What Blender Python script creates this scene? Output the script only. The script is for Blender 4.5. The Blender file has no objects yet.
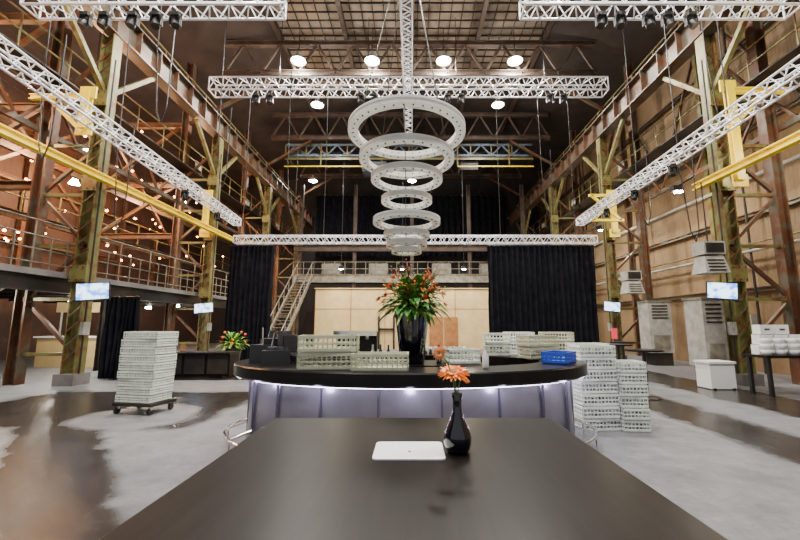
import bpy, math, random
from mathutils import Vector, Matrix
random.seed(7)
V=Vector
# ------------------------------------------------------------------ materials
def mat(name,col,rough=.5,metal=0.0,col2=None,scale=4.0,bump=0.0,emis=0.0,ecol=None,coat=0.0,lo=.4,hi=.62,stretch=None,spec=None):
    m=bpy.data.materials.new(name); m.use_nodes=True
    nt=m.node_tree; p=nt.nodes['Principled BSDF']
    p.inputs['Roughness'].default_value=rough; p.inputs['Metallic'].default_value=metal
    p.inputs['Base Color'].default_value=(*col,1)
    if spec is not None: p.inputs['Specular IOR Level'].default_value=spec
    if coat: p.inputs['Coat Weight'].default_value=coat
    if emis:
        p.inputs['Emission Color'].default_value=(*(ecol or col),1); p.inputs['Emission Strength'].default_value=emis
    if col2 or bump:
        tc=nt.nodes.new('ShaderNodeTexCoord'); n=nt.nodes.new('ShaderNodeTexNoise')
        mp=nt.nodes.new('ShaderNodeMapping')
        if stretch: mp.inputs['Scale'].default_value=stretch
        nt.links.new(tc.outputs['Object'],mp.inputs['Vector']); nt.links.new(mp.outputs['Vector'],n.inputs['Vector'])
        n.inputs['Scale'].default_value=scale; n.inputs['Detail'].default_value=8; n.inputs['Roughness'].default_value=.6
        if col2:
            r=nt.nodes.new('ShaderNodeValToRGB'); r.color_ramp.elements[0].position=lo; r.color_ramp.elements[1].position=hi
            r.color_ramp.elements[0].color=(*col,1); r.color_ramp.elements[1].color=(*col2,1)
            nt.links.new(n.outputs['Fac'],r.inputs['Fac']); nt.links.new(r.outputs['Color'],p.inputs['Base Color'])
        if bump:
            b=nt.nodes.new('ShaderNodeBump'); b.inputs['Strength'].default_value=bump; b.inputs['Distance'].default_value=.02
            nt.links.new(n.outputs['Fac'],b.inputs['Height']); nt.links.new(b.outputs['Normal'],p.inputs['Normal'])
    return m
M={}
M['olive']=mat('olive_steel',(.165,.165,.055),.4,.2,(.15,.065,.022),3.5,.15,lo=.48,hi=.62)
M['rust']=mat('rusty_steel',(.12,.046,.022),.45,.3,(.11,.095,.065),3,.15,lo=.46,hi=.6)
M['girder']=mat('girder_steel',(.10,.09,.065),.38,.35,(.11,.044,.02),2.2,.15,lo=.45,hi=.6)
M['roofsteel']=mat('dark_roof_steel',(.055,.032,.022),.6,.1,(.095,.068,.05),1.6)  # dark brown mottled with a lighter brown
M['darksteel']=mat('dark_steel',(.014,.013,.013),.5,.3,(.038,.028,.02),2)
M['alu']=mat('aluminium_truss',(.88,.88,.92),.35,.2)
M['yellow']=mat('yellow_paint',(.92,.70,.004),.4,0,(.70,.48,.01),3,lo=.5,hi=.75)
M['black']=mat('black_plastic',(.009,.009,.010),.4)
M['curtain']=mat('black_molton',(.0065,.0065,.009),.9,0,(.012,.012,.016),3,spec=.06)
M['wood']=mat('dark_tabletop',(.006,.0045,.004),.34,0,(.011,.008,.007),3,.03,stretch=(12,1,1),spec=.12)
M['counter']=mat('counter_top',(.007,.006,.006),.28,0,(.012,.010,.010),4,spec=.22)
M['panel']=mat('bar_panel',(.27,.26,.31),.3,.75,(.33,.32,.38),2)
M['seam']=mat('panel_seam',(.07,.065,.09),.5)
M['led']=mat('led_strip',(.8,.75,1),.4,emis=14,ecol=(.85,.80,1.0))
M['chrome']=mat('chrome',(.8,.8,.82),.12,1.0)
M['crate']=mat('grey_crate',(.52,.54,.38),.5,0,(.60,.61,.47),6)
M['cratew']=mat('pale_crate',(.80,.86,.77),.45,0,(.68,.73,.66),9)
M['crateb']=mat('blue_crate',(.03,.10,.60),.45)
M['ware']=mat('glassware_fill',(.05,.07,.065),.3,.2,(.75,.80,.76),26)
M['ring']=mat('ring_paint',(.78,.78,.73),.4,.0,(.86,.86,.81),5)
M['ringdot']=mat('ring_socket',(.05,.05,.05),.5)
M['vase']=mat('black_glass',(.004,.005,.014),.06,0,coat=1)
M['leaf']=mat('leaf',(.025,.16,.010),.5,0,(.08,.29,.03),9)
M['leaf2']=mat('leaf_light',(.18,.34,.04),.5,0,(.27,.44,.06),9)
M['redf']=mat('red_flower',(.75,.04,.012),.5,0,(.95,.24,.02),12)
M['twig']=mat('twig',(.14,.05,.02),.8)
M['petal']=mat('orange_petal',(.95,.22,.015),.5,0,(1,.36,.04),20)
M['peach']=mat('peach_petal',(.9,.42,.16),.5,0,(.95,.52,.25),20)
M['fcore']=mat('flower_core',(.25,.10,.02),.8)
M['stem']=mat('stem',(.08,.2,.04),.5)
M['white']=mat('white_plastic',(.8,.8,.8),.35)
M['lamp']=mat('lamp_glow',(1,.97,.9),.4,emis=150,ecol=(1,.97,.92))
M['warmdot']=mat('warm_bulb',(1,.4,.15),.4,emis=36,ecol=(1,.30,.10))
M['beige']=mat('beige_partition',(.52,.38,.17),.7,0,(.64,.48,.23),.8)
M['brown']=mat('brown_wood',(.28,.11,.03),.5,0,(.36,.16,.05),3)
M['concrete']=mat('grey_slab',(.16,.15,.14),.8,0,(.1,.09,.085),1)
M['roofpanel']=mat('roof_panel',(.32,.25,.18),.8,0,(.15,.115,.085),.5)  # base colour raised to stand in for light on the ceiling panels
M['roof']=mat('roof_dark',(.028,.020,.017),.8,0,(.05,.036,.028),.6)
M['duct']=mat('machine_grey',(.36,.36,.33),.5,0,(.25,.24,.21),3)
M['rail']=mat('railing_grey',(.25,.25,.20),.45,.2,(.16,.13,.10),3)
M['case']=mat('dark_case',(.025,.025,.028),.35)
M['bagg']=mat('grey_cloth',(.07,.07,.08),.8,0,(.03,.03,.04),8)
M['tv']=mat('tv_bezel',(.015,.015,.015),.3)
M['bluegrey']=mat('bluegrey_steel',(.12,.18,.24),.5,.2,(.08,.07,.06),2)
M['bottle']=mat('green_glass',(.02,.07,.03),.1)
M['pink']=mat('red_sign',(.7,.05,.08),.5,emis=.3,ecol=(.9,.1,.12))

def screenmat():
    m=mat('lit_screen',(.1,.12,.16),.2); nt=m.node_tree; p=nt.nodes['Principled BSDF']
    tc=nt.nodes.new('ShaderNodeTexCoord'); n=nt.nodes.new('ShaderNodeTexNoise'); n.inputs['Scale'].default_value=6; n.inputs['Detail'].default_value=2
    r=nt.nodes.new('ShaderNodeValToRGB'); r.color_ramp.elements[0].position=.40; r.color_ramp.elements[0].color=(.05,.2,.75,1); r.color_ramp.elements[1].position=.52; r.color_ramp.elements[1].color=(.6,.82,1,1)
    nt.links.new(tc.outputs['Object'],n.inputs['Vector']); nt.links.new(n.outputs['Fac'],r.inputs[0]); nt.links.new(r.outputs[0],p.inputs['Emission Color']); p.inputs['Emission Strength'].default_value=4.0
    return m
M['screen']=screenmat()
def wallmat(name,c1,c2,sc,axis='Y'):
    m=mat(name,c1,.75,0,c2,.45,0,lo=.35,hi=.68); nt=m.node_tree; p=nt.nodes['Principled BSDF']
    g=nt.nodes.new('ShaderNodeNewGeometry'); w=nt.nodes.new('ShaderNodeTexWave'); w.bands_direction=axis
    w.inputs['Scale'].default_value=sc; w.inputs['Distortion'].default_value=0
    nt.links.new(g.outputs['Position'],w.inputs['Vector'])
    b=nt.nodes.new('ShaderNodeBump'); b.inputs['Strength'].default_value=.3; b.inputs['Distance'].default_value=.02
    nt.links.new(w.outputs['Fac'],b.inputs['Height']); nt.links.new(b.outputs['Normal'],p.inputs['Normal'])
    return m
M['wallR']=wallmat('tan_cladding',(.26,.17,.085),(.14,.09,.045),2.4)
M['wallL']=wallmat('brown_cladding',(.07,.035,.024),(.035,.02,.015),1.2)
M['wallB']=wallmat('dark_cladding',(.012,.010,.010),(.022,.017,.015),1.0,'X')

def floormat():
    m=bpy.data.materials.new('stained_concrete'); m.use_nodes=True; nt=m.node_tree; p=nt.nodes['Principled BSDF']; L=nt.links.new
    N=nt.nodes.new
    g=N('ShaderNodeNewGeometry')
    nz=N('ShaderNodeTexNoise'); nz.inputs['Scale'].default_value=1.1; nz.inputs['Detail'].default_value=9; nz.inputs['Roughness'].default_value=.6; L(g.outputs['Position'],nz.inputs['Vector'])
    sub=N('ShaderNodeVectorMath'); sub.operation='SUBTRACT'; L(nz.outputs['Color'],sub.inputs[0]); sub.inputs[1].default_value=(.5,.5,.5)
    ml=N('ShaderNodeVectorMath'); ml.operation='SCALE'; L(sub.outputs[0],ml.inputs[0]); ml.inputs['Scale'].default_value=.7
    ad=N('ShaderNodeVectorMath'); ad.operation='ADD'; L(g.outputs['Position'],ad.inputs[0]); L(ml.outputs[0],ad.inputs[1])
    s=N('ShaderNodeSeparateXYZ'); L(ad.outputs[0],s.inputs[0]); X=s.outputs[0]; Y=s.outputs[1]
    def ma(op,a,b):
        n=N('ShaderNodeMath'); n.operation=op
        for i,v in enumerate((a,b)):
            if v is None: continue
            if isinstance(v,(int,float)): n.inputs[i].default_value=v
            else: L(v,n.inputs[i])
        return n.outputs[0]
    def edge(c,a,b):
        n=N('ShaderNodeMapRange'); n.interpolation_type='SMOOTHSTEP'; L(c,n.inputs[0]); n.inputs[1].default_value=a; n.inputs[2].default_value=b; return n.outputs[0]
    def band(c,lo,hi,w): return ma('MULTIPLY',edge(c,lo-w,lo+w),ma('SUBTRACT',1.0,edge(c,hi-w,hi+w)))
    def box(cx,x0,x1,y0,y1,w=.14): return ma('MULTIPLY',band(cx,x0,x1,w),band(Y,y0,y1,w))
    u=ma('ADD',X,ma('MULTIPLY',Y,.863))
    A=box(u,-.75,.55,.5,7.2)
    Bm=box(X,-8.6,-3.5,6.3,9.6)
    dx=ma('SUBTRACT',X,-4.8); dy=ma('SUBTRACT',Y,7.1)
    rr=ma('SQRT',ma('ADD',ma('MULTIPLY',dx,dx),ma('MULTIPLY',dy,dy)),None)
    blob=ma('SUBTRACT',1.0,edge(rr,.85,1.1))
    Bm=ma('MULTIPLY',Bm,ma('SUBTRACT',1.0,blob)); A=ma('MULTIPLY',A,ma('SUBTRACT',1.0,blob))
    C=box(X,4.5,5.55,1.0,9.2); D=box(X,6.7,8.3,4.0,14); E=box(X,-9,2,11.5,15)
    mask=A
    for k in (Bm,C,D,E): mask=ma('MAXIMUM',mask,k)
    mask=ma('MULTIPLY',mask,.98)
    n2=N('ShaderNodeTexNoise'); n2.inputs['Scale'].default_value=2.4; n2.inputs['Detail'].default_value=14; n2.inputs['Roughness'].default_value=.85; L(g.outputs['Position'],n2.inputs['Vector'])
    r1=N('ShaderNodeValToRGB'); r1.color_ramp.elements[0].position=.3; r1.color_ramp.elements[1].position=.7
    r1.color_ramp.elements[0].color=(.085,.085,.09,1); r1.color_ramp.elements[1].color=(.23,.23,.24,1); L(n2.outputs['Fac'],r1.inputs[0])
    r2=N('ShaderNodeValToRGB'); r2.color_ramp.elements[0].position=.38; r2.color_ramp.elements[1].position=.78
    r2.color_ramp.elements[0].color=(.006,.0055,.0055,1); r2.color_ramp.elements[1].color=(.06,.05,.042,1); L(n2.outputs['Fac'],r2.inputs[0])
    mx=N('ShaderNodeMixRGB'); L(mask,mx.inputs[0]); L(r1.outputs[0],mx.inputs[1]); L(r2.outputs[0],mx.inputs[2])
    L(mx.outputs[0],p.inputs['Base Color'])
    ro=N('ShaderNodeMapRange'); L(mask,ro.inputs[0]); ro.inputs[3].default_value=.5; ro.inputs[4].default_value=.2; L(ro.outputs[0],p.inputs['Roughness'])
    p.inputs['Specular IOR Level'].default_value=.28
    b=N('ShaderNodeBump'); b.inputs['Strength'].default_value=.22; b.inputs['Distance'].default_value=.02; L(n2.outputs['Fac'],b.inputs['Height']); L(b.outputs[0],p.inputs['Normal'])
    return m
M['floor']=floormat()

# ------------------------------------------------------------------ mesh builder
class B:
    def __init__(s,name): s.name=name; s.v=[]; s.f=[]; s.mi=[]; s.sm=[]; s.ms=[]
    def m(s,k):
        if k not in s.ms: s.ms.append(k)
        return s.ms.index(k)
    def add(s,vs,fs,k,smooth=False):
        o=len(s.v); s.v+= [V(a) for a in vs]; i=s.m(k)
        for f in fs: s.f.append([o+a for a in f]); s.mi.append(i); s.sm.append(smooth)
    def obox(s,c,u,v,w,k):
        vs=[c+u*a+v*b+w*d for a in(-1,1) for b in(-1,1) for d in(-1,1)]
        s.add(vs,[(0,1,3,2),(4,6,7,5),(0,4,5,1),(2,3,7,6),(0,2,6,4),(1,5,7,3)],k)
    def box(s,c,size,k,rot=0):
        R=Matrix.Rotation(rot,3,'Z'); s.obox(V(c),R@V((size[0]/2,0,0)),R@V((0,size[1]/2,0)),V((0,0,size[2]/2)),k)
    def beam(s,p1,p2,wu,wv,k,up=(0,0,1),ou=0,ov=0):
        p1=V(p1);p2=V(p2);d=(p2-p1);l=d.length;d.normalize();up=V(up)
        if abs(up.dot(d))>.98: up=V((0,1,0))
        v=(up-d*up.dot(d)).normalized();u=d.cross(v)
        s.obox((p1+p2)/2+u*ou+v*ov,u*wu/2,v*wv/2,d*l/2,k)
    def ibeam(s,p1,p2,w,h,k,up=(0,0,1),t=.03):
        s.beam(p1,p2,w,t,k,up,0,h/2-t/2); s.beam(p1,p2,w,t,k,up,0,-h/2+t/2); s.beam(p1,p2,t,h-2*t,k,up)
    def tube(s,p1,p2,r,k,n=6,r2=None,cap=False):
        p1=V(p1);p2=V(p2);d=(p2-p1).normalized();up=V((0,0,1)) if abs(d.z)<.95 else V((0,1,0))
        u=d.cross(up).normalized();v=d.cross(u);r2=r if r2 is None else r2
        vs=[];
        for i in range(n):
            a=2*math.pi*i/n; e=u*math.cos(a)+v*math.sin(a); vs+=[p1+e*r,p2+e*r2]
        fs=[(2*i,2*i+1,(2*i+3)%(2*n),(2*i+2)%(2*n)) for i in range(n)]
        s.add(vs,fs,k,True)
        if cap: s.add([vs[2*i] for i in range(n)],[tuple(range(n))],k); s.add([vs[2*i+1] for i in range(n)],[tuple(reversed(range(n)))],k)
    def path(s,pts,r,k,n=6):
        for a,b in zip(pts[:-1],pts[1:]): s.tube(a,b,r,k,n)
    def truss(s,p1,p2,size,n,r,k='alu'):
        p1=V(p1);p2=V(p2);d=(p2-p1).normalized();up=V((0,0,1)) if abs(d.z)<.95 else V((0,1,0))
        v=(up-d*up.dot(d)).normalized();u=d.cross(v);h=size/2
        co=[u*h+v*h,-u*h+v*h,-u*h-v*h,u*h-v*h]
        for c in co: s.tube(p1+c,p2+c,r,k,8)
        for q in range(4):
            a,b=co[q],co[(q+1)%4]
            for i in range(n):
                t0=p1.lerp(p2,i/n);t1=p1.lerp(p2,(i+.5)/n);t2=p1.lerp(p2,(i+1)/n)
                s.tube(t0+a,t1+b,r*.55,k,5); s.tube(t1+b,t2+a,r*.55,k,5)
        for t in (p1,p2):
            for q in range(4): s.tube(t+co[q],t+co[(q+1)%4],r*.8,k,6)
    def lathe(s,c,prof,k,n=32,smooth=True,a=1,b=1,closed=False,el=None):
        c=V(c);vs=[];m=len(prof)
        for i in range(n):
            t=2*math.pi*i/n
            for (r,z) in prof:
                if el: x=(el[0]-r)*math.cos(t); y=(el[1]-r)*math.sin(t)
                else: x=r*math.cos(t)*a; y=r*math.sin(t)*b
                vs.append(c+V((x,y,z)))
        fs=[]
        for i in range(n):
            j=(i+1)%n
            for q in range(m if closed else m-1):
                q2=(q+1)%m; fs.append((i*m+q,j*m+q,j*m+q2,i*m+q2))
        s.add(vs,fs,k,smooth)
    def sphere(s,c,r,k,n=8,sx=1,sy=1,sz=1,lump=0):
        vs=[];c=V(c);rings=n;ph0=random.uniform(0,6)
        for i in range(rings+1):
            ph=math.pi*i/rings
            for j in range(n*2):
                t=math.pi*j/n; q=r*(1+lump*(math.sin(3*t+ph0)*math.sin(2*ph+ph0)+.6*math.sin(5*t+ph*4+ph0*2)*math.sin(ph)))
                vs.append(c+V((q*sx*math.sin(ph)*math.cos(t),q*sy*math.sin(ph)*math.sin(t),q*sz*math.cos(ph))))
        fs=[]
        for i in range(rings):
            for j in range(n*2):
                j2=(j+1)%(n*2); fs.append((i*n*2+j,(i+1)*n*2+j,(i+1)*n*2+j2,i*n*2+j2))
        s.add(vs,fs,k,True)
    def done(s,parent=None):
        xs=[v.x for v in s.v];ys=[v.y for v in s.v];zs=[v.z for v in s.v]
        o=V(((min(xs)+max(xs))/2,(min(ys)+max(ys))/2,min(zs)))
        me=bpy.data.meshes.new(s.name); me.from_pydata([v-o for v in s.v],[],s.f)
        for k in s.ms: me.materials.append(M[k])
        me.polygons.foreach_set('material_index',s.mi); me.polygons.foreach_set('use_smooth',s.sm); me.update()
        ob=bpy.data.objects.new(s.name,me); ob.location=o; bpy.context.scene.collection.objects.link(ob)
        if parent: ob.parent=parent
        return ob
def light(name,kind,loc,power,col=(1,1,1),size=.2,parent=None,**kw):
    l=bpy.data.lights.new(name,kind); l.energy=power; l.color=col
    if kind in('POINT','SPOT'): l.shadow_soft_size=size
    for k,v in kw.items(): setattr(l,k,v)
    o=bpy.data.objects.new(name,l); bpy.context.scene.collection.objects.link(o)
    if parent: o.parent=parent; o.location=V(loc)-parent.location
    else: o.location=loc
    return o

# ------------------------------------------------------------------ room shell
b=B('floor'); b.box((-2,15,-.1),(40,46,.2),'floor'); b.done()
b=B('wall_right'); b.box((12.1,15,7.5),(.2,44,15),'wallR'); b.done()
b=B('wall_left'); b.box((-19.1,15,7.5),(.2,44,15),'wallL'); b.done()
b=B('wall_back'); b.box((-3.5,34.6,8.25),(31.4,.2,16.5),'wallB'); b.done()
b=B('ceiling')
b.box((0,13,16.1),(13.4,18,.15),'roofpanel'); b.box((0,28.5,16.1),(13.4,13,.15),'roof'); b.box((0,-.5,16.1),(13.4,9,.15),'roof')  # rear bay's darker colour stands in for the weaker light there
for s in(-1,1):
    b.beam((s*6.7,15,16.05),(s*12.2,15,14.9),40,.15,'roof')
b.beam((-12,15,14.9),(-19.2,15,13.6),40,.15,'roof')
b.done()
b=B('roof_steelwork')
for yy in (10.7,17.2,23.7,30.2):
    zb,zt=13.7,15.6
    k='roofsteel'
    b.ibeam((-9.2,yy,zb),(9,yy,zb),.25,.3,k); b.ibeam((-9.2,yy,zt-.3),(9,yy,zt-.3),.25,.25,k)
    n=10
    for i in range(n):
        x0=-9.2+18.2*i/n;x1=-9.2+18.2*(i+.5)/n;x2=-9.2+18.2*(i+1)/n
        b.beam((x0,yy,zb),(x1,yy,zt-.3),.1,.1,k); b.beam((x1,yy,zt-.3),(x2,yy,zb),.1,.1,k)
for xx in (-6.6,-3.3,0,3.3,6.6): b.ibeam((xx,2,15.85),(xx,34,15.85),.2,.3,'roofsteel')
for i in range(36): b.beam((-6.7,4+i*.5,15.99),(6.7,4+i*.5,15.99),.04,.06,'darksteel')
for i in range(26): b.beam((-6.5+i*.52,4,15.97),(-6.5+i*.52,22,15.97),.035,.05,'darksteel')
b.done()

# ------------------------------------------------------------------ main columns
def column(side,yy):
    s=side; x=9.0 if s>0 else -9.2
    b=B('steel_column')
    b.ibeam((x,yy,.3),(x,yy,10.35),.34,.38,'olive',up=(1,0,0),t=.04)
    for z in [0.6+.4*i for i in range(24)]:
        b.beam((x-.16,yy-.18,z),(x+.16,yy-.18,z+(.3 if int(z*5)%2 else -.3)),.035,.015,'rust',up=(0,1,0))
    b.box((x,yy,.15),(.55,.55,.3),'concrete')
    xo=x+s*1.55
    b.ibeam((xo,yy,.0),(xo,yy,14.2),.28,.32,'rust',up=(1,0,0))
    z=.8;f=1
    while z<9.8:
        a=(x,yy,z);c=(xo,yy,z+1.5)
        if f<0: a=(xo,yy,z);c=(x,yy,z+1.5)
        b.beam(a,c,.09,.09,'rust'); b.beam((x,yy,z),(xo,yy,z),.09,.09,'olive'); z+=1.5;f=-f
    for z in (3.0,5.6,8.2): b.box((x-s*.02,yy-.22,z),(.46,.05,.46),'olive')
    for z in (3.0,5.6,8.2):
        for dx in(-.17,0,.17):
            for dz in(-.17,.17): b.tube((x+dx,yy-.25,z+dz),(x+dx,yy-.265,z+dz),.02,'darksteel',6,cap=True)
    b.beam((xo,yy,11),(x-s*2.6,yy,13.5),.14,.14,'rust')
    for q in(-1,1): b.beam((x,yy,8.4),(x,yy+q*1.9,10.3),.13,.13,'olive',up=(1,0,0))
    b.tube((x-s*.26,yy-.1,.3),(x-s*.26,yy-.1,9.5),.025,'darksteel'); b.box((x-s*.28,yy-.1,1.5),(.1,.22,.35),'duct')
    return b.done()
for yy in (4.2,10.7,17.2,23.7,30.2):
    for s in(-1,1): column(s,yy)
for s in(-1,1):
    x=9.0 if s>0 else -9.2
    b=B('crane_runway_girder')
    b.ibeam((x,0,10.85),(x,34.4,10.85),.45,.95,'girder',t=.05)
    for i in range(34): b.box((x-s*.12,.6+i,10.85),(.2,.03,.85),'rust')
    b.beam((x,0,11.42),(x,34.4,11.42),.1,.12,'darksteel')
    for z in (11.9,12.3): b.tube((x+s*.5,0,z),(x+s*.5,34,z),.03,'olive')
    for i in range(23): b.tube((x+s*.5,.3+i*1.5,11.3),(x+s*.5,.3+i*1.5,12.3),.03,'olive')
    b.done()
    b=B('longitudinal_lattice_girder')
    for z in (7.3,8.6): b.beam((x+s*1.8,0,z),(x+s*1.8,34.4,z),.12,.16,'girder')
    for i in range(17):
        b.beam((x+s*1.8,i*2,7.3),(x+s*1.8,i*2+1,8.6),.07,.07,'rust'); b.beam((x+s*1.8,i*2+1,8.6),(x+s*1.8,i*2+2,7.3),.07,.07,'rust')
    b.box((x+s*1.35,17,8.72),(.8,34,.05),'darksteel')
    for z in (9.2,9.7): b.tube((x+s*.97,0,z),(x+s*.97,34,z),.025,'olive')
    for i in range(24): b.tube((x+s*.97,.3+i*1.45,8.7),(x+s*.97,.3+i*1.45,9.7),.025,'olive')
    for i in range(5): b.box((x+s*1.0,6.5+i*5.5,9.1),(.05,.5,.35),'duct')
    b.done()
    b=B('yellow_rail_beam')
    b.ibeam((x-s*.42,3,5.72),(x-s*.42,18.4 if s<0 else 11.2,5.72),.18,.2,'yellow')
    b.done()
b=B('wall_framing')
for z in (2.8,5.4,8.4,11.6,13.8): b.ibeam((11.88,0,z),(11.88,34.4,z),.14,.16,'girder')
for i in range(6):
    y=3+i*5.8; b.ibeam((11.8,y,0),(11.8,y,14.6),.18,.22,'rust' if i%2 else 'olive',up=(1,0,0))
for i in range(5):
    y=4.2+6.5*i; b.beam((11.75,y,8.4),(11.75,y+3.2,13.8),.12,.08,'rust'); b.beam((11.75,y+6.5,8.4),(11.75,y+3.3,13.8),.12,.08,'rust')
for z,r in ((4.1,.05),(4.35,.03),(6.6,.07),(9.4,.05)): b.tube((11.6,0,z),(11.6,34,z),r,'olive' if r<.05 else 'duct',8)
for y in (7,13,19,25): b.tube((11.65,y,0),(11.65,y,13),.04,'darksteel',8); b.box((11.7,y+.5,1.6),(.2,.5,.7),'duct')
b.done()
def yellow_frame(x,y,s,z0,z1,arm):
    b=B('yellow_hoist_bracket')
    b.ibeam((x,y-.36,z0),(x,y-.36,z1),.22,.16,'yellow',up=(0,1,0))
    b.box((x,y-.34,z1),(.45,.05,.35),'yellow'); b.box((x,y-.34,z0),(.45,.05,.35),'yellow')
    if arm: 
        b.ibeam((x,y-.36,z1-.15),(x+s*1.6,y-.36,z1-.15),.12,.16,'yellow')
        b.beam((x,y-.36,z1-1.2),(x+s*1.0,y-.36,z1-.25),.1,.1,'yellow')
    b.done()
yellow_frame(8.95,10.4,1,5.5,8.3,True); yellow_frame(8.95,16.9,1,5.6,7.4,False); yellow_frame(-9.15,16.9,-1,5.6,7.4,False); yellow_frame(-9.15,10.4,-1,7.0,8.1,True)
b=B('yellow_cross_frame')
x0=7.7
for z in(6.0,7.1): b.beam((x0-.1,15.9,z),(x0+1.3,15.9,z),.1,.1,'yellow')
b.beam((x0,15.9,6.0),(x0+1.2,15.9,7.1),.1,.1,'yellow'); b.beam((x0,15.9,7.1),(x0+1.2,15.9,6.0),.1,.1,'yellow')
b.done()

# ------------------------------------------------------------------ left mezzanine
b=B('mezzanine')
b.box((-13.9,13.2,2.95),(8.6,19,.16),'concrete')
b.ibeam((-9.75,3.8,2.72),(-9.75,22.6,2.72),.22,.5,'darksteel')
for y in [4.2+i*1.625 for i in range(12)]: b.ibeam((-18,y,2.75),(-9.8,y,2.75),.12,.22,'darksteel')
for z in (3.2,3.55,3.9,4.3): b.tube((-9.72,3.8,z),(-9.72,22.6,z),.022,'rail')
for i in range(39): b.tube((-9.72,3.8+i*.49,3.0),(-9.72,3.8+i*.49,4.3 if i%3==0 else 3.9),.022,'rail')
for y in (7.4,13.9):
    b.ibeam((-11,y,.0),(-11,y,2.75),.25,.28,'darksteel',up=(1,0,0)); b.beam((-11,y,1.4),(-9.9,y,2.6),.12,.12,'darksteel')
for y in (5,10.7,17.2): b.ibeam((-14.5,y,0),(-14.5,y,13.8),.3,.3,'rust',up=(1,0,0))
for z in (5.6,8,11):
    b.ibeam((-14.5,3,z),(-14.5,30,z),.2,.3,'girder')
    for y in (10.7,17.2): b.ibeam((-14.5,y,z),(-10.95,y,z),.2,.25,'rust')
for y in (4.2,10.7,17.2):
    b.beam((-14.5,y,5.6),(-14.5,y+6.4,11),.12,.12,'rust'); b.beam((-14.5,y+6.4,5.6),(-14.5,y,11),.12,.12,'rust')
    b.beam((-14.5,y,8),(-10.95,y,11),.12,.12,'rust'); b.beam((-14.5,y,5.6),(-10.95,y,8),.12,.12,'rust')
for i in range(10): b.ibeam((-18.8,2+i*3.2,3.0),(-18.8,2+i*3.2,13.4),.2,.22,'rust',up=(1,0,0))
for z in (5.6,8.4,11): b.ibeam((-18.8,0,z),(-18.8,32,z),.2,.24,'rust')
for z in (6.2,6.7): b.tube((-14.2,3,z),(-14.2,30,z),.03,'olive')
for i in range(18): b.tube((-14.2,3+i*1.5,5.7),(-14.2,3+i*1.5,6.7),.03,'olive')
b.done()
b=B('steel_staircase')
for s in(0,.9):
    b.beam((-12.9+s,7.3,.1),(-12.9+s,11.2,2.75),.06,.25,'darksteel'); b.tube((-12.9+s,7.3,1),(-12.9+s,11.0,2.8),.025,'rail')
    for i in range(3): b.tube((-12.9+s,7.4+i*.9,.1+i*.66),(-12.9+s,7.4+i*.9,1.05+i*.4),.02,'rail')
for i in range(14): b.box((-12.45,7.45+i*.26,.17+i*.19),(.9,.26,.03),'rail')
b.done()
b=B('festoon_lights')
for i in range(120):
    x=random.uniform(-18.4,-12.5);y=random.uniform(9,27);z=random.uniform(5.0,11)
    b.sphere((x,y,z),.055,'warmdot',4)
for k in range(5):
    b.path([(-18+k*1.3,9,11),(-18+k*1.3,19,10.4),(-18+k*1.3,27,11)],.01,'black',4)
b.done()

# ------------------------------------------------------------------ lighting trusses
b=B('lighting_truss'); b.truss((-8.1,7.3,8.37),(-2.75,7.3,8.37),.40,13,.026); b.done()
b=B('lighting_truss'); b.truss((2.35,7.3,8.37),(8.1,7.3,8.37),.40,14,.026); b.done()
b=B('lighting_truss'); b.truss((-.12,5.2,8.3),(-.12,12.5,8.3),.24,22,.018)
for y in (6,9.5,12): b.tube((-.12,y,8.4),(-.12,y,15.7),.012,'black')
b.box((-.12,7.2,8.75),(.3,.4,.4),'duct'); b.done()
b=B('lighting_truss'); b.truss((-9.0,16.0,12.2),(8.7,16.0,12.2),.60,28,.036)
for x in(-6,-2,2,6): b.tube((x,16.0,12.5),(x,16.0,15.7),.015,'black')
b.done()
b=B('lighting_truss'); b.truss((-6.6,2.6,6.1),(-7.75,16.6,6.1),.30,34,.024); b.done()
b=B('lighting_truss'); b.truss((6.75,2.6,6.1),(7.45,16.6,6.1),.30,34,.024); b.done()
b=B('lighting_truss'); b.truss((-8.0,17,5.4),(8.3,17,5.4),.32,40,.024)
for x in(-7.7,-4,0,4,7.4): b.tube((x,17,5.55),(x,17,13),.012,'black')
b.done()
def moving_head(x,y,z,tilt,q=.75):
    b=B('stage_spotlight')
    b.box((x,y,z-.06*q),(.26*q,.22*q,.12*q),'black'); b.box((x-.16*q,y,z-.28*q),(.04*q,.14*q,.34*q),'black'); b.box((x+.16*q,y,z-.28*q),(.04*q,.14*q,.34*q),'black')
    d=V((math.sin(tilt)*.6,-.35,-1)).normalized()
    c=V((x,y,z-.33*q)); b.tube(c-d*.17*q,c+d*.1*q,.11*q,'black',12,.13*q,True); b.tube(c+d*.1*q,c+d*.2*q,.13*q,'darksteel',12,.12*q,True)
    b.done()
for i,x in enumerate((-6.9,-6.5,-5.9,-5.4,-5.0)): moving_head(x,7.3,8.13,(i-2)*.3,.65)
for i,x in enumerate((4.0,4.4,5.0,5.4,5.9)): moving_head(x,7.3,8.13,(i-2)*.3,.65)
for x in (-7,-6.4,-2.3,-1.7,1.6,2.2,6.2,6.8): moving_head(x,16.0,11.86,.3 if x<0 else -.3,.9)
for y in (12,14.5): 
    t=(y-2.6)/14; moving_head(-6.6-1.15*t,y,5.92,.5,.6)
for y in (10,12,14): 
    t=(y-2.6)/14; moving_head(6.75+.7*t,y,5.92,-.5,.6)
b=B('hanging_cables')
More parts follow.
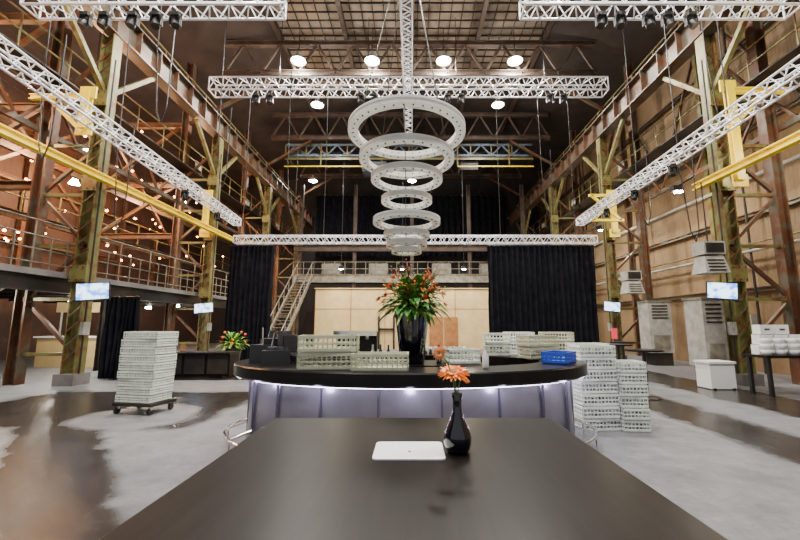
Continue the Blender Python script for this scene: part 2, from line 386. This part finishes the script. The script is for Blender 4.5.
for x,y,z0,z1 in ((-8.3,10.2,4.2,11),(-6.6,9,6.6,14),(-7.0,13,6.4,14),(7.5,9,6.5,14),(7.9,13,5.0,14),(8.0,11,4.0,12),(-8.4,8,5.2,12),(-5.2,15.2,6,12.5),(5.4,15.4,5.9,12)):
    b.path([(x,y,z1),(x+.05,y,z0+2),(x+.18,y,z0+.3),(x+.3,y,z0),(x+.42,y,z0+.4),(x+.45,y,z0+3)],.016,'black',5)
b.done()

b=B('crane_bridge')
for y in (24.2,25.4):
    for z in (12.7,13.45): b.beam((-8.4,y,z),(8.0,y,z),.14,.14,'bluegrey')
    for i in range(12):
        x=-8.4+16.4*i/12; w=16.4/12
        b.beam((x,y,12.7),(x+w/2,y,13.45),.09,.09,'bluegrey'); b.beam((x+w/2,y,13.45),(x+w,y,12.7),.09,.09,'bluegrey'); b.beam((x,y,12.7),(x,y,13.45),.08,.08,'olive')
b.beam((-8.4,24.1,12.45),(8.0,24.1,12.45),.05,.14,'olive')
for x in (-6,-2,3,6.4): b.beam((x,24.05,12.0),(x,24.05,13.5),.08,.08,'olive')
b.beam((-8.4,24.05,11.9),(-2,24.05,11.9),.05,.07,'yellow'); b.beam((3,24.05,11.9),(8,24.05,11.9),.05,.07,'yellow')
b.box((0,24.8,12.5),(16.2,1.2,.08),'darksteel')
b.box((-2.5,24.8,12.05),(1.6,1.0,.7),'bluegrey'); b.box((3.8,24.8,12.1),(1.2,.9,.6),'darksteel')
b.done()

def highbay(x,y,z,p):
    b=B('high_bay_lamp')
    b.lathe((x,y,z),[(.0,.5),(.09,.5),(.12,.32),(.30,.12),(.37,0),(.35,.0),(.26,.1),(.0,.16)],'duct',24)
    b.lathe((x,y,z),[(.0,-.10),(.14,-.08),(.26,-.02),(.32,.04)],'lamp',24)
    b.tube((x,y,z+.5),(x,y,15.7),.02,'black')
    o=b.done(); light('bulb','SPOT',(x,y,z-.14),p,(1,.95,.87),.2,o,spot_size=math.radians(165),spot_blend=.6)
    light('roof_fill','POINT',(x,y,z-.34),p*.14,(1,.93,.84),.15,o)  # extra point light added under each lamp to brighten the roof
for x in (-5.4,-1.9,1.5,4.9): highbay(x,16.7,14,2600)
for x in (-5.4,4.9): highbay(x,20.4,14,2100)
for x in (-7.8,0): highbay(x,29,12.8,700)
for x in (-5.4,4.9): highbay(x,9.5,14,3700)
for x in (-5.4,-.2,4.9): highbay(x,3,14,3700)

def curtain(x0,x1,y,z0,z1,n,amp=.09):
    b=B('stage_curtain'); N=n*8; vs=[];fs=[]
    for i in range(N+1):
        t=i/N; x=x0+(x1-x0)*t; w=math.sin(t*n*2*math.pi+.8*math.sin(t*9))*amp
        for j,z in enumerate((z1,(z0*.3+z1*.7),(z0+z1)/2,z0)):
            vs.append(V((x+.03*math.sin(j*2+i*.2),y+w*(.7+.2*j),z)))
    for i in range(N):
        for j in range(3): a=i*4+j; fs.append((a,a+1,a+5,a+4))
    b.add(vs,fs,'curtain',True)
    b.tube((x0,y,z1),(x1,y,z1),.03,'black'); return b.done()
curtain(-8.35,-6.35,17.35,.0,5.2,9)
curtain(3.45,8.35,17.35,.0,5.2,20)
curtain(-9.45,-8.4,11.9,.0,2.45,7)
curtain(-8.6,8.4,33.6,7.6,13.2,30,.12)

b=B('partition_wall')
b.box((-.6,26,2.0),(11.8,.15,4.0),'beige')
for x in (-6.5,-4.1,-1.8,.5,2.9,5.3): b.box((x,25.9,2.0),(.03,.04,4.0),'brown')
b.box((-.6,25.91,2.65),(11.8,.02,.02),'brown')
b.box((-.6,25.9,4.02),(11.9,.2,.06),'beige')
b.box((1.6,25.86,1.05),(.9,.06,2.1),'brown'); b.box((2.6,25.86,1.05),(.9,.06,2.1),'brown')
b.box((-2.2,25.8,1.1),(.12,.1,2.2),'black');b.box((-1.2,25.8,1.1),(.12,.1,2.2),'black');b.box((-1.7,25.8,1.3),(1.0,.1,.14),'black')
b.done()
b=B('rear_gallery')
b.box((0,29.5,5.0),(17.0,4,.2),'concrete'); b.ibeam((-8.6,27.5,4.9),(8.6,27.5,4.9),.25,.6,'rail')
for i in range(24): b.tube((-8.6+i*.75,27.5,5.1),(-8.6+i*.75,27.5,6.1),.025,'rail')
for z in(5.6,6.1): b.tube((-8.6,27.5,z),(8.6,27.5,z),.025,'rail')
b.ibeam((-8.6,27.6,7.1),(8.6,27.6,7.1),.25,.4,'roofsteel')
for x in (-8.2,-4.2,0,4.2,8.2): b.ibeam((x,27.7,0),(x,27.7,12),.25,.25,'roofsteel',up=(1,0,0))
for x in (-6,-2.5,2.2,5.8): b.box((x,28.6,5.6),(1.4,.8,1.0),'rail')
b.done()
b=B('steel_staircase')
for s in(0,1.0):
    b.beam((-8.0+s,20.5,.15),(-8.0+s,26.8,5.0),.08,.26,'rail'); b.tube((-8.0+s,20.5,1),(-8.0+s,26.8,6.0),.03,'rail')
    for i in range(8): b.tube((-8.0+s,20.6+i*.85,.1+i*.68),(-8.0+s,20.6+i*.85,1.1+i*.68),.025,'rail')
for i in range(24): b.box((-7.5,20.6+i*.262,.2+i*.205),(1.0,.26,.03),'rail')
b.done()

# ------------------------------------------------------------------ ring chandelier
cx,cy=-.08,5.6
b=B('ring_chandelier')
rings=[(.89,4.56),(.71,4.12),(.53,3.80),(.37,3.46),(.49,3.13),(.33,2.92),(.29,2.78),(.21,2.68)]
for i,(R,z) in enumerate(rings):
    w=.13*(.45+.55*R/.89); h=.02+.022*R/.89
    b.lathe((cx,cy,z),[(R,-h),(R,h),(R-w,h),(R-w,-h)],'ring',72,False,closed=True)
    b.lathe((cx,cy,z),[(R+.012,-h-.010),(R+.012,-h*.5),(R-.01,-h*.5),(R-.01,-h-.010)],'ring',72,False,closed=True)
    b.lathe((cx,cy,z),[(R+.012,h*.5),(R+.012,h+.010),(R-.01,h+.010),(R-.01,h*.5)],'ring',72,False,closed=True)
    b.lathe((cx,cy,z),[(R-w+.01,-h-.010),(R-w+.01,-h+.01),(R-w-.01,-h+.01),(R-w-.01,-h-.010)],'ring',72,False,closed=True)
    nd=int(R*44)
    for k in range(nd):
        t=2*math.pi*k/nd; cc,ss=math.cos(t),math.sin(t); p=V((cx+(R-w/2)*cc,cy+(R-w/2)*ss,z-h))
        b.tube(p+V((0,0,-.010)),p+V((0,0,.01)),.014,'ringdot',6,cap=True)
        o=V((cx+(R-w-.004)*cc,cy+(R-w-.004)*ss,z)); b.tube(o,o+V((cc,ss,0))*.02,.011,'ringdot',6,cap=True)
    if i+1<len(rings):
        R2,z2=rings[i+1]
        for k in range(3):
            t=2*math.pi*k/3+.5; b.tube((cx+(R-w/2)*math.cos(t),cy+(R-w/2)*math.sin(t),z),(cx+(R2-.04)*math.cos(t),cy+(R2-.04)*math.sin(t),z2),.005,'black',4)
for k in range(4):
    t=math.pi/2*k+.6; b.tube((cx+.8*math.cos(t),cy+.8*math.sin(t),4.56),(cx,cy,8.15),.006,'black',4)
b.done()

# ------------------------------------------------------------------ bar
BC=V((-.02,5.6,0)); EL=(2.42,1.5)
b=B('bar_counter')
b.lathe(BC,[(0.012,.95),(0,.965),(0,1.085),(.012,1.1),(.6,1.1),(.6,.94),(.03,.94)],'counter',120,False,el=EL,closed=True)
b.lathe(BC,[(.24,.94),(.20,.1),(.24,.1)],'panel',120,True,el=EL)
b.lathe(BC,[(.26,.1),(.26,0)],'black',120,True,el=EL)
b.lathe(BC,[(.56,.96),(.56,0)],'black',120,True,el=EL)
b.lathe(BC,[(.10,.938),(.14,.938),(.14,.922),(.10,.922)],'led',120,False,el=EL,closed=True)
for k in range(20):
    t=2*math.pi*(k+.5)/20; b.box((BC.x+(EL[0]-.21)*math.cos(t),BC.y+(EL[1]-.21)*math.sin(t),.53),(.014,.03,.82),'seam',t+math.pi/2)
n=96
ra=[V((BC.x+(EL[0]+.06)*math.cos(2*math.pi*i/n),BC.y+(EL[1]+.06)*math.sin(2*math.pi*i/n),.22)) for i in range(n+1)]
b.path(ra,.022,'chrome',10)
for k in range(16):
    t=2*math.pi*(k+.25)/16; p=V((BC.x+(EL[0]+.06)*math.cos(t),BC.y+(EL[1]+.06)*math.sin(t),.22)); q=V((BC.x+(EL[0]-.2)*math.cos(t),BC.y+(EL[1]-.2)*math.sin(t),.3))
    b.tube(p,q,.016,'chrome',8); b.tube(p,(p.x,p.y,0),.016,'chrome',8)
bar=b.done()
for k in range(14):
    t=2*math.pi*(k+.5)/14
    light('led_glow','POINT',(BC.x+(EL[0]-.04)*math.cos(t),BC.y+(EL[1]-.04)*math.sin(t),.86),4.5,(.76,.70,1.0),.05,bar)
b=B('back_bar_island')
b.box((0,5.65,.5),(1.9,.7,1.0),'black'); b.box((0,5.65,1.03),(2.0,.8,.06),'counter')
for x in(-.62,0,.62): b.box((x,5.29,.5),(.56,.03,.85),'duct'); b.tube((x+.2,5.26,.35),(x+.2,5.26,.65),.012,'chrome')
b.done()

b=B('bar_table')
b.box((0.003,1.17,1.07),(1.485,2.02,.06),'wood')
for x in(-.62,.63):
    for y in(.32,2.06): b.box((x,y,.52),(.08,.08,1.04),'black')
b.box((.0,1.19,.99),(1.2,1.7,.08),'black')
ob=b.done(); md=ob.modifiers.new('bev','BEVEL'); md.width=.004; md.segments=2

# ------------------------------------------------------------------ vase with gerberas
vx,vy=.183,1.62
b=B('gerbera_vase')
prof=[(0,.002),(.038,.0),(.048,.01),(.055,.035),(.056,.055),(.051,.08),(.038,.105),(.026,.13),(.0195,.155),(.018,.19),(.023,.222),(.021,.224),(.0145,.19),(.015,.155),(.0,.13)]
b.lathe((vx,vy,1.1),prof,'vase',40)
def gerbera(c,nrm,R,n=22,k='petal'):
    nrm=V(nrm).normalized(); u=nrm.cross(V((0,0,1))).normalized(); w=nrm.cross(u); c=V(c)
    for lay in range(3):
        RR=R*(1-.2*lay)
        for i in range(n):
            a=2*math.pi*(i+.5*lay)/n+random.uniform(-.05,.05); e=u*math.cos(a)+w*math.sin(a); sd=nrm.cross(e)
            lift=nrm*(.004*lay); dr=random.uniform(-.1,.15)*R
            b.add([c+e*R*.15+lift-sd*R*.03,c+e*R*.15+lift+sd*R*.03,c+e*RR*.65+lift+sd*R*.1+nrm*.006,c+e*RR+lift+nrm*dr,c+e*RR*.65+lift-sd*R*.1+nrm*.006],[(0,1,2,3,4)],k)
    b.tube(c,c+nrm*.012,R*.27,'fcore',12,R*.2,True)
    b.tube(c-nrm*.012,c,R*.08,'stem',8,R*.3)
def stem(a,bp,c):
    pts=[V(a).lerp(V(bp),t/8).lerp(V(bp).lerp(V(c),t/8),t/8) for t in range(9)]; b.path(pts,.0028,'stem',6)
g1=V((vx-.014,vy-.01,1.405)); stem((vx,vy,1.25),(vx+.0,vy,1.36),g1-V((0,0,.01))); gerbera(g1,(-.05,-.4,.9),.068)
g2=V((vx-.068,vy-.02,1.485)); stem((vx,vy,1.25),(vx-.01,vy,1.42),g2-V((-.008,0,.008))); gerbera(g2,(-.6,-.8,.35),.036,18,'peach')
g3=V((vx+.02,vy+.035,1.38)); stem((vx,vy,1.25),(vx+.0,vy,1.34),g3-V((0,0,.01))); gerbera(g3,(.5,-.1,.9),.045)
b.done()
b=B('menu_tablet')
def rrect(cx,cy,w,h,r,z0,z1,k):
    pts=[]
    for qx,qy,a0 in((1,1,0),(-1,1,90),(-1,-1,180),(1,-1,270)):
        for i in range(7):
            a=math.radians(a0+i*15); pts.append((cx+qx*(w/2-r)+r*math.cos(a),cy+qy*(h/2-r)+r*math.sin(a)))
    n=len(pts); b.add([V((x,y,z0)) for x,y in pts]+[V((x,y,z1)) for x,y in pts],[tuple(range(n,2*n)),tuple(reversed(range(n)))]+[(i,(i+1)%n,n+(i+1)%n,n+i) for i in range(n)],k)
rrect(-.012,1.62,.275,.215,.02,1.1,1.106,'white')
rrect(-.01,1.60,.012,.016,.004,1.106,1.1065,'seam')
b.done()

# ------------------------------------------------------------------ big flower arrangement
fx,fy,fz=.0,5.62,1.06
b=B('flower_arrangement')
b.lathe((fx,fy,fz),[(0,.0),(.17,0),(.18,.03),(.21,.38),(.26,.76),(.27,.8),(.245,.8),(.23,.74),(0,.7)],'vase',40)
top=V((fx,fy,fz+.82))
def leaf(a,d,L,w,k,droop=.3):
    d=V(d).normalized(); side=d.cross(V((0,0,1))); 
    if side.length<.05: side=V((1,0,0))
    side.normalize(); pts=[]; n=6
    for i in range(n+1):
        t=i/n; pts.append(V(a)+d*L*t+V((0,0,-droop*L*t*t)))
    vs=[];fs=[]
    for i,p in enumerate(pts):
        t=i/n; ww=w*math.sin(math.pi*min(.98,t*.9+.08)); vs+=[p-side*ww+V((0,0,.3*ww)),p,p+side*ww+V((0,0,.3*ww))]
    for i in range(n): q=i*3; fs+=[(q,q+1,q+4,q+3),(q+1,q+2,q+5,q+4)]
    b.add(vs,fs,k,True)
def rd(lo,hi):
    a=random.uniform(0,2*math.pi); e=random.uniform(lo,hi); return V((math.cos(a)*math.cos(e),math.sin(a)*math.cos(e),math.sin(e)))
for i in range(520):
    d=rd(-.35,1.2); o=top+d*random.uniform(0,.36); leaf(o,d,random.uniform(.14,.28),random.uniform(.02,.055),random.choice(['leaf','leaf','leaf','leaf2']),random.uniform(.1,.8))
for i in range(42):
    d=rd(.35,1.3)
    L=random.uniform(.45,.66); q=top+d*L; b.path([top,top+d*L*.5+V((0,0,.03)),q],.004,'twig',4)
    for k in range(4):
        d2=(d+V((random.uniform(-.5,.5),random.uniform(-.5,.5),random.uniform(-.1,.3)))).normalized(); q2=top+d*L*random.uniform(.5,.9); b.tube(q2,q2+d2*.13,.003,'twig',4)
        b.sphere(q2+d2*.13,random.uniform(.008,.018),random.choice(['redf','leaf2','petal']),3)
for i in range(26):
    d=rd(.0,1.2); c=top+d*random.uniform(.34,.5)
    for k in range(14):
        dd=(d+V((random.uniform(-1,1),random.uniform(-1,1),random.uniform(-1,1)))*.8).normalized(); leaf(c,dd,.07,.017,random.choice(['redf','petal','petal']),.1)
b.done()

# ------------------------------------------------------------------ crates
def crate(b,x,y,z,rot,w=.6,d=.4,h=.2,k='crate',fill=None):
    R=Matrix.Rotation(rot,3,'Z')
    def bx(cx,cy,cz,sx,sy,sz,kk=k):
        c=R@V((cx,cy,0)); b.box((x+c.x,y+c.y,z+cz),(sx,sy,sz),kk,rot)
    bx(0,0,.012,w-.02,d-.02,.02)
    for zz,t in ((h-.02,.035),(h*.5,.018),(.03,.03)):
        for s in(-1,1): bx(0,s*(d/2-.008),zz,w,.016,t); bx(s*(w/2-.008),0,zz,.016,d,t)
    n=int(w/.055)
    for i in range(n+1):
        for s in(-1,1): bx(-w/2+.01+(w-.02)*i/n,s*(d/2-.008),h/2,.012,.012,h-.02)
    n=int(d/.055)
    for i in range(n+1):
        for s in(-1,1): bx(s*(w/2-.008),-d/2+.01+(d-.02)*i/n,h/2,.012,.012,h-.02)
    if fill: bx(0,0,h*.45,w-.07,d-.07,h*.7,fill)
def stack(name,x,y,z,n,rot,**kw):
    b=B(name); h=kw.get('h',.2)
    for i in range(n): crate(b,x+random.uniform(-.01,.01),y+random.uniform(-.008,.008),z+i*(h+.003),rot+random.uniform(-.03,.03),**kw)
    return b.done()
stack('crate_stack',2.88,6.3,0,7,.08,w=.58,h=.18,k='cratew',fill='ware')
stack('crate_stack',3.40,6.25,0,6,-.05,w=.40,h=.17,k='cratew',fill='ware')
stack('crate_stack',3.1,6.95,0,7,.1,h=.18,k='cratew',fill='ware')
stack('crate_stack',-.95,4.56,1.1,2,.05,w=.66,h=.19,k='crate')
stack('crate_stack',-.35,4.40,1.1,1,.02,w=.62,d=.36,h=.19,k='crate')
stack('crate_stack',.7,5.6,1.06,1,.2,w=.45,h=.2,k='cratew')
stack('crate_stack',1.4,6.5,1.1,2,-.1,w=.4,h=.18,k='cratew')
stack('crate_stack',1.9,5.9,1.1,2,.3,w=.5,d=.35,h=.17,k='crate')
stack('crate_stack',1.95,5.2,1.1,1,.9,w=.42,d=.32,h=.15,k='crateb')
b=B('equipment_pile')
b.box((-1.72,4.98,1.19),(.34,.24,.18),'case',.3); b.box((-1.95,5.25,1.22),(.3,.3,.24),'case',-.2); b.box((-1.98,5.55,1.25),(.28,.24,.30),'bagg',.1)
b.box((-1.7,5.0,1.30),(.26,.16,.04),'bagg',.1); b.box((-1.9,5.25,1.38),(.2,.22,.08),'black',.5); b.tube((-1.98,5.55,1.40),(-1.98,5.55,1.52),.07,'case',12,.05,True)
for i in range(5): b.lathe((-1.5,5.05,1.11+i*.022),[(.10,0),(.11,.01),(.10,.02),(.09,.01)],'black',20,closed=True)
b.sphere((-1.62,5.2,1.2),.10,'bagg',10,1.3,.9,.9,.08); b.sphere((-1.8,5.7,1.27),.17,'case',10,.8,.8,.95,.06)
b.tube((-1.85,5.1,1.2),(-1.78,5.05,1.5),.012,'chrome'); b.tube((-2.02,5.3,1.3),(-2.05,5.35,1.56),.012,'chrome')
b.box((-1.55,5.0,1.36),(.16,.10,.22),'case',.4); b.box((-1.66,5.08,1.42),(.12,.12,.2),'bagg',.9)
b.done()
def bottle(x,y,z,k,h=.3):
    b=B('bottle'); b.lathe((x,y,z),[(0,0),(.036,0),(.038,.02),(.038,h*.55),(.014,h*.75),(.013,h*.97),(.016,h),(0,h)],k,16); b.done()
for x,y,z,k in ((-.55,5.5,1.06,'white'),(-.45,5.6,1.06,'bottle'),(-.33,5.48,1.06,'bottle'),(.38,5.5,1.06,'bottle'),(.85,4.55,1.1,'white')): bottle(x,y,z,k,.26)
b=B('drinking_glasses')
for i in range(10):
    for j in range(2):
        b.lathe((.15+i*.085,6.75+j*.085,1.1),[(.0,.0),(.028,0),(.033,.12),(.03,.12),(.026,.01)],'ware',12)
b.done()
b=B('coffee_machine')
b.box((-.95,6.65,1.12),(.7,.36,.04),'chrome'); b.box((-.95,6.75,1.3),(.7,.16,.36),'black'); b.box((-.95,6.62,1.46),(.7,.38,.08),'chrome')
for x in(-1.15,-.75): b.tube((x,6.5,1.42),(x,6.5,1.36),.03,'chrome',12,cap=True); b.tube((x,6.5,1.38),(x,6.38,1.37),.012,'black')
b.done()
b=B('catering_trolley')
tx,ty=2.6,8.0
b.box((tx,ty,.5),(1.5,.6,.6),'duct'); b.box((tx,ty,.83),(1.6,.7,.05),'chrome')
for sx in(-.6,.6):
    for sy in(-.22,.22): b.tube((tx+sx-.02,ty+sy,.07),(tx+sx+.02,ty+sy,.07),.07,'black',14,cap=True); b.box((tx+sx,ty+sy,.16),(.06,.06,.1),'chrome')
for sx in(-.76,.76): b.tube((tx+sx,ty-.3,.83),(tx+sx,ty-.3,1.1),.015,'chrome'); b.tube((tx+sx,ty+.3,.83),(tx+sx,ty+.3,1.1),.015,'chrome'); b.tube((tx+sx,ty-.3,1.1),(tx+sx,ty+.3,1.1),.015,'chrome')
for i in range(3): crate(b,tx-.42,ty,.86+i*.2,.04,.55,.4,.195,'cratew',None)
for i in range(3): crate(b,tx+.35,ty,.86+i*.2,-.05,.6,.4,.195,'crate',None)
b.done()
b=B('rolling_crate_cart')
X0,Y0,r=-4.98,7.45,-.16
b.box((X0,Y0,.17),(.80,.60,.05),'darksteel',r)
R=Matrix.Rotation(r,3,'Z')
for sx in(-1,1):
    for sy in(-1,1):
        c=R@V((sx*.34,sy*.24,0)); b.tube((X0+c.x-.02,Y0+c.y,.065),(X0+c.x+.02,Y0+c.y,.065),.065,'black',14,cap=True); b.box((X0+c.x,Y0+c.y,.12),(.06,.05,.07),'chrome',r)
for i in range(9): 
    crate(b,X0+random.uniform(-.03,.03),Y0+random.uniform(-.015,.015),.2+i*.142,r+random.uniform(-.04,.04),.74+random.uniform(-.02,.02),.52,.138,'cratew','ware')
b.done()

# ------------------------------------------------------------------ monitors, units
def monitor(x,y,z,w,h,yaw,mount):
    b=B('wall_monitor'); R=Matrix.Rotation(yaw,3,'Z')@Matrix.Rotation(-.3,3,'X')@Matrix.Rotation(.12 if yaw<0 else -.12,3,'Y')
    c=V((x,y,z)); b.obox(c,R@V((w/2,0,0)),R@V((0,.03,0)),R@V((0,0,h/2)),'tv')
    b.obox(c+R@V((0,-.033,0)),R@V((w/2-.03,0,0)),R@V((0,.004,0)),R@V((0,0,h/2-.03)),'screen')
    b.tube(c,V(mount),.03,'black',8); b.done()
monitor(-8.4,10.1,2.46,.72,.50,.5,(-9.0,10.5,2.6)); monitor(8.0,9.9,2.46,.66,.48,-.5,(8.85,10.5,2.6))
monitor(-8.9,16.5,2.3,.75,.45,.3,(-9.15,16.95,2.5)); monitor(8.5,16.4,2.35,.65,.45,-.3,(8.95,16.95,2.5))
def vent_unit(x,y,z,q=1.0):
    b=B('ventilation_unit')
    b.box((x,y,z+.75*q),(.62*q,.5*q,.38*q),'duct'); b.box((x,y-.26*q,z+.75*q),(.52*q,.02,.28*q),'darksteel')
    vs=[V((x-.36*q,y-.3*q,z)),V((x+.36*q,y-.3*q,z)),V((x+.36*q,y+.3*q,z)),V((x-.36*q,y+.3*q,z)),V((x-.28*q,y-.2*q,z+.5*q)),V((x+.28*q,y-.2*q,z+.5*q)),V((x+.28*q,y+.2*q,z+.5*q)),V((x-.28*q,y+.2*q,z+.5*q))]
    b.add(vs,[(0,1,5,4),(1,2,6,5),(2,3,7,6),(3,0,4,7),(4,5,6,7),(3,2,1,0)],'duct')
    for i in range(4): b.box((x,y-.3*q+.02*i,z+.08*q+i*.1*q),(.5*q,.02,.03*q),'darksteel')
    b.tube((x,y,z+.94*q),(x,y,5.5),.02,'black'); b.beam((x,y,z+.8*q),(x+.6,y+.4,z+.8*q),.06,.06,'black'); b.done()
vent_unit(8.0,10.2,2.95,.9)
vent_unit(9.3,16.2,2.9,1.0)
def machine(x,y,z0,z1,w):
    b=B('air_handling_cabinet'); h=z1-z0
    b.box((x,y,(z0+z1)/2+h*.1),(w,.7,h*.8),'duct'); b.box((x+.05,y,z0+h*.1),(w*.8,.6,h*.2),'darksteel')
    for i in range(5): b.box((x,y-.36,z1-.15-i*.12),(w*.7,.02,.05),'darksteel')
    b.box((x,y-.36,z0+h*.35),(w*.7,.02,h*.25),'rail'); b.box((x,y,z1+.03),(w+.06,.76,.06),'rail'); b.done()
machine(8.3,11.0,0,2.3,.6); machine(9.9,15.8,0,2.5,.9)

# ------------------------------------------------------------------ furniture around
def standing_table(x,y,h=1.05,r=.38):
    b=B('standing_table'); b.lathe((x,y,0),[(0,h),(r,h),(r,h-.04),(0,h-.04)],'counter',28,False)
    b.tube((x,y,.03),(x,y,h-.03),.04,'black',12); b.lathe((x,y,0),[(0,.04),(.25,.025),(.28,0),(0,0)],'black',28); b.done()
standing_table(5.2,8.8); standing_table(5.9,11.2); standing_table(6.9,12.8); standing_table(-4.3,14)
b=B('long_bar_table')
b.box((8.75,9.2,.88),(1.5,.7,.06),'counter')
for x in(8.1,9.4):
    for y in(8.95,9.45): b.box((x,y,.425),(.07,.07,.85),'black')
b.done()
b=B('white_bin'); b.box((7.75,10.1,.33),(.62,.5,.62),'white'); b.box((7.75,10.1,.66),(.68,.56,.05),'white')
for s in (-1,1): b.box((7.75+s*.24,9.86,.02),(.06,.06,.04),'black')
b.done()
b=B('stacked_tableware')
for i in range(4):
    for k in range(3): b.lathe((8.2+i*.3,9.05,.91+k*.13),[(0,0),(.1,0),(.13,.11),(.12,.115),(0,.03)],'white',16)
for i in range(3):
    for k in range(3 if i<2 else 2): b.box((8.35+i*.36+.04*k,9.35,1.02+k*.235),(.32,.22,.22),'white'); b.box((8.35+i*.36+.04*k,9.235,1.02+k*.235),(.12,.01,.04),'seam')
b.done()
b=B('sideboard')
b.box((-6.6,12.2,.74),(2.2,.7,.06),'counter'); b.box((-6.6,12.25,.38),(2.1,.55,.68),'wood'); 
for x in(-7.5,-5.7): b.box((x,12.2,.03),(.1,.5,.06),'black')
for x in (-7.3,-6.6,-5.9): b.box((x,11.96,.4),(.62,.03,.55),'darksteel')
b.done()
b=B('potted_plant')
px,py=-6.5,14.2
b.lathe((px,py,0),[(0,0),(.22,0),(.3,.75),(.27,.75),(0,.7)],'black',20)
for i in range(90):
    d=rd(-.1,1.4); leaf(V((px,py,.85))+d*random.uniform(0,.35),d,.35,.05,random.choice(['leaf','leaf2']),.4)
for i in range(8):
    a=random.uniform(0,6.28); b.sphere((px+.4*math.cos(a),py+.4*math.sin(a),random.uniform(.9,1.4)),.05,'redf',4)
b.done()
b=B('food_stall')
b.box((-12.9,15.4,.55),(3.0,.8,1.1),'beige'); b.box((-12.9,15.4,1.13),(3.2,.95,.06),'white'); b.box((-12.9,15.8,2.3),(3.2,.1,.4),'beige')
for x in(-14.3,-11.5): b.tube((x,15.8,0),(x,15.8,2.5),.04,'duct')
b.done()
def chair(x,y,r):
    b=B('bistro_chair'); R=Matrix.Rotation(r,3,'Z')
    def P(a,c,z): q=R@V((a,c,0)); return (x+q.x,y+q.y,z)
    b.box((x,y,.45),(.42,.42,.03),'brown',r); q=R@V((0,.2,0)); b.box((x+q.x,y+q.y,.78),(.42,.02,.2),'brown',r)
    for a in(-.18,.18): b.tube(P(a,-.18,0),P(a,-.18,.45),.015,'rail'); b.tube(P(a,.2,0),P(a,.2,.88),.015,'rail')
    b.done()
chair(-10.4,14.6,.4); chair(-9.9,15.6,-.6); chair(-8.2,14.4,2.5)
b=B('red_sign'); b.box((8.0,15.4,1.25),(.22,.04,.42),'pink'); b.tube((8.0,15.42,0),(8.0,15.42,1.1),.02,'black'); b.lathe((8.0,15.42,0),[(0,.03),(.18,.02),(.2,0)],'black',16); b.done()
for x,y in ((-11.8,9.5),(-12.5,14.2),(-11.3,18.5),(-14,20.5),(-10.6,12.4),(-11.5,21.8)):
    b=B('ceiling_downlight'); b.lathe((x,y,2.45),[(0,.1),(.12,.1),(.14,0),(.12,0),(0,.02)],'lamp',16); b.tube((x,y,2.54),(x,y,2.8),.02,'black'); o=b.done()
    light('bulb','POINT',(x,y,2.25),130,(1,.88,.70),.1,o)
for x,y in ((-13,8),(-13,14.5),(-13,21),(-16.5,12),(-16.5,18)):
    b=B('pendant_lamp'); b.lathe((x,y,8.4),[(0,.3),(.08,.3),(.22,0),(.2,0),(0,.05)],'lamp',16); b.tube((x,y,8.7),(x,y,14.0),.015,'black'); o=b.done()
    light('bulb','POINT',(x,y,8.1),1150,(1,.50,.20),.15,o)
for y in (8.5,14,20,26):
    b=B('wall_floodlight'); b.box((10.0,y,6.7),(.3,.25,.2),'black'); b.box((10.1,y,6.58),(.22,.2,.04),'lamp'); b.beam((10.0,y,6.75),(10.75,y,7.2),.05,.05,'black'); o=b.done()
    light('bulb','POINT',(10.15,y,6.4),230,(1,.84,.60),.1,o)
for x in(-4.5,-.6,3.3):
    b=B('wall_floodlight'); b.box((x,24.2,5.2),(.3,.2,.2),'black'); b.box((x,24.2,5.09),(.24,.16,.02),'lamp'); b.tube((x,24.2,5.3),(x,24.2,12.4),.02,'black'); o=b.done()
    light('bulb','POINT',(x,24.2,4.9),180,(1,.84,.56),.1,o)

w=bpy.data.worlds.new('World'); bpy.context.scene.world=w; w.use_nodes=True
bg=w.node_tree.nodes['Background']; bg.inputs[0].default_value=(.93,.92,.96,1); bg.inputs[1].default_value=.5
cam=bpy.data.cameras.new('camera'); co=bpy.data.objects.new('camera',cam); bpy.context.scene.collection.objects.link(co)
co.location=(0,0,1.6); co.rotation_euler=(math.radians(98.1),0,0); cam.lens=17.3; cam.sensor_width=36; cam.shift_x=-.015; cam.clip_start=.02
bpy.context.scene.camera=co
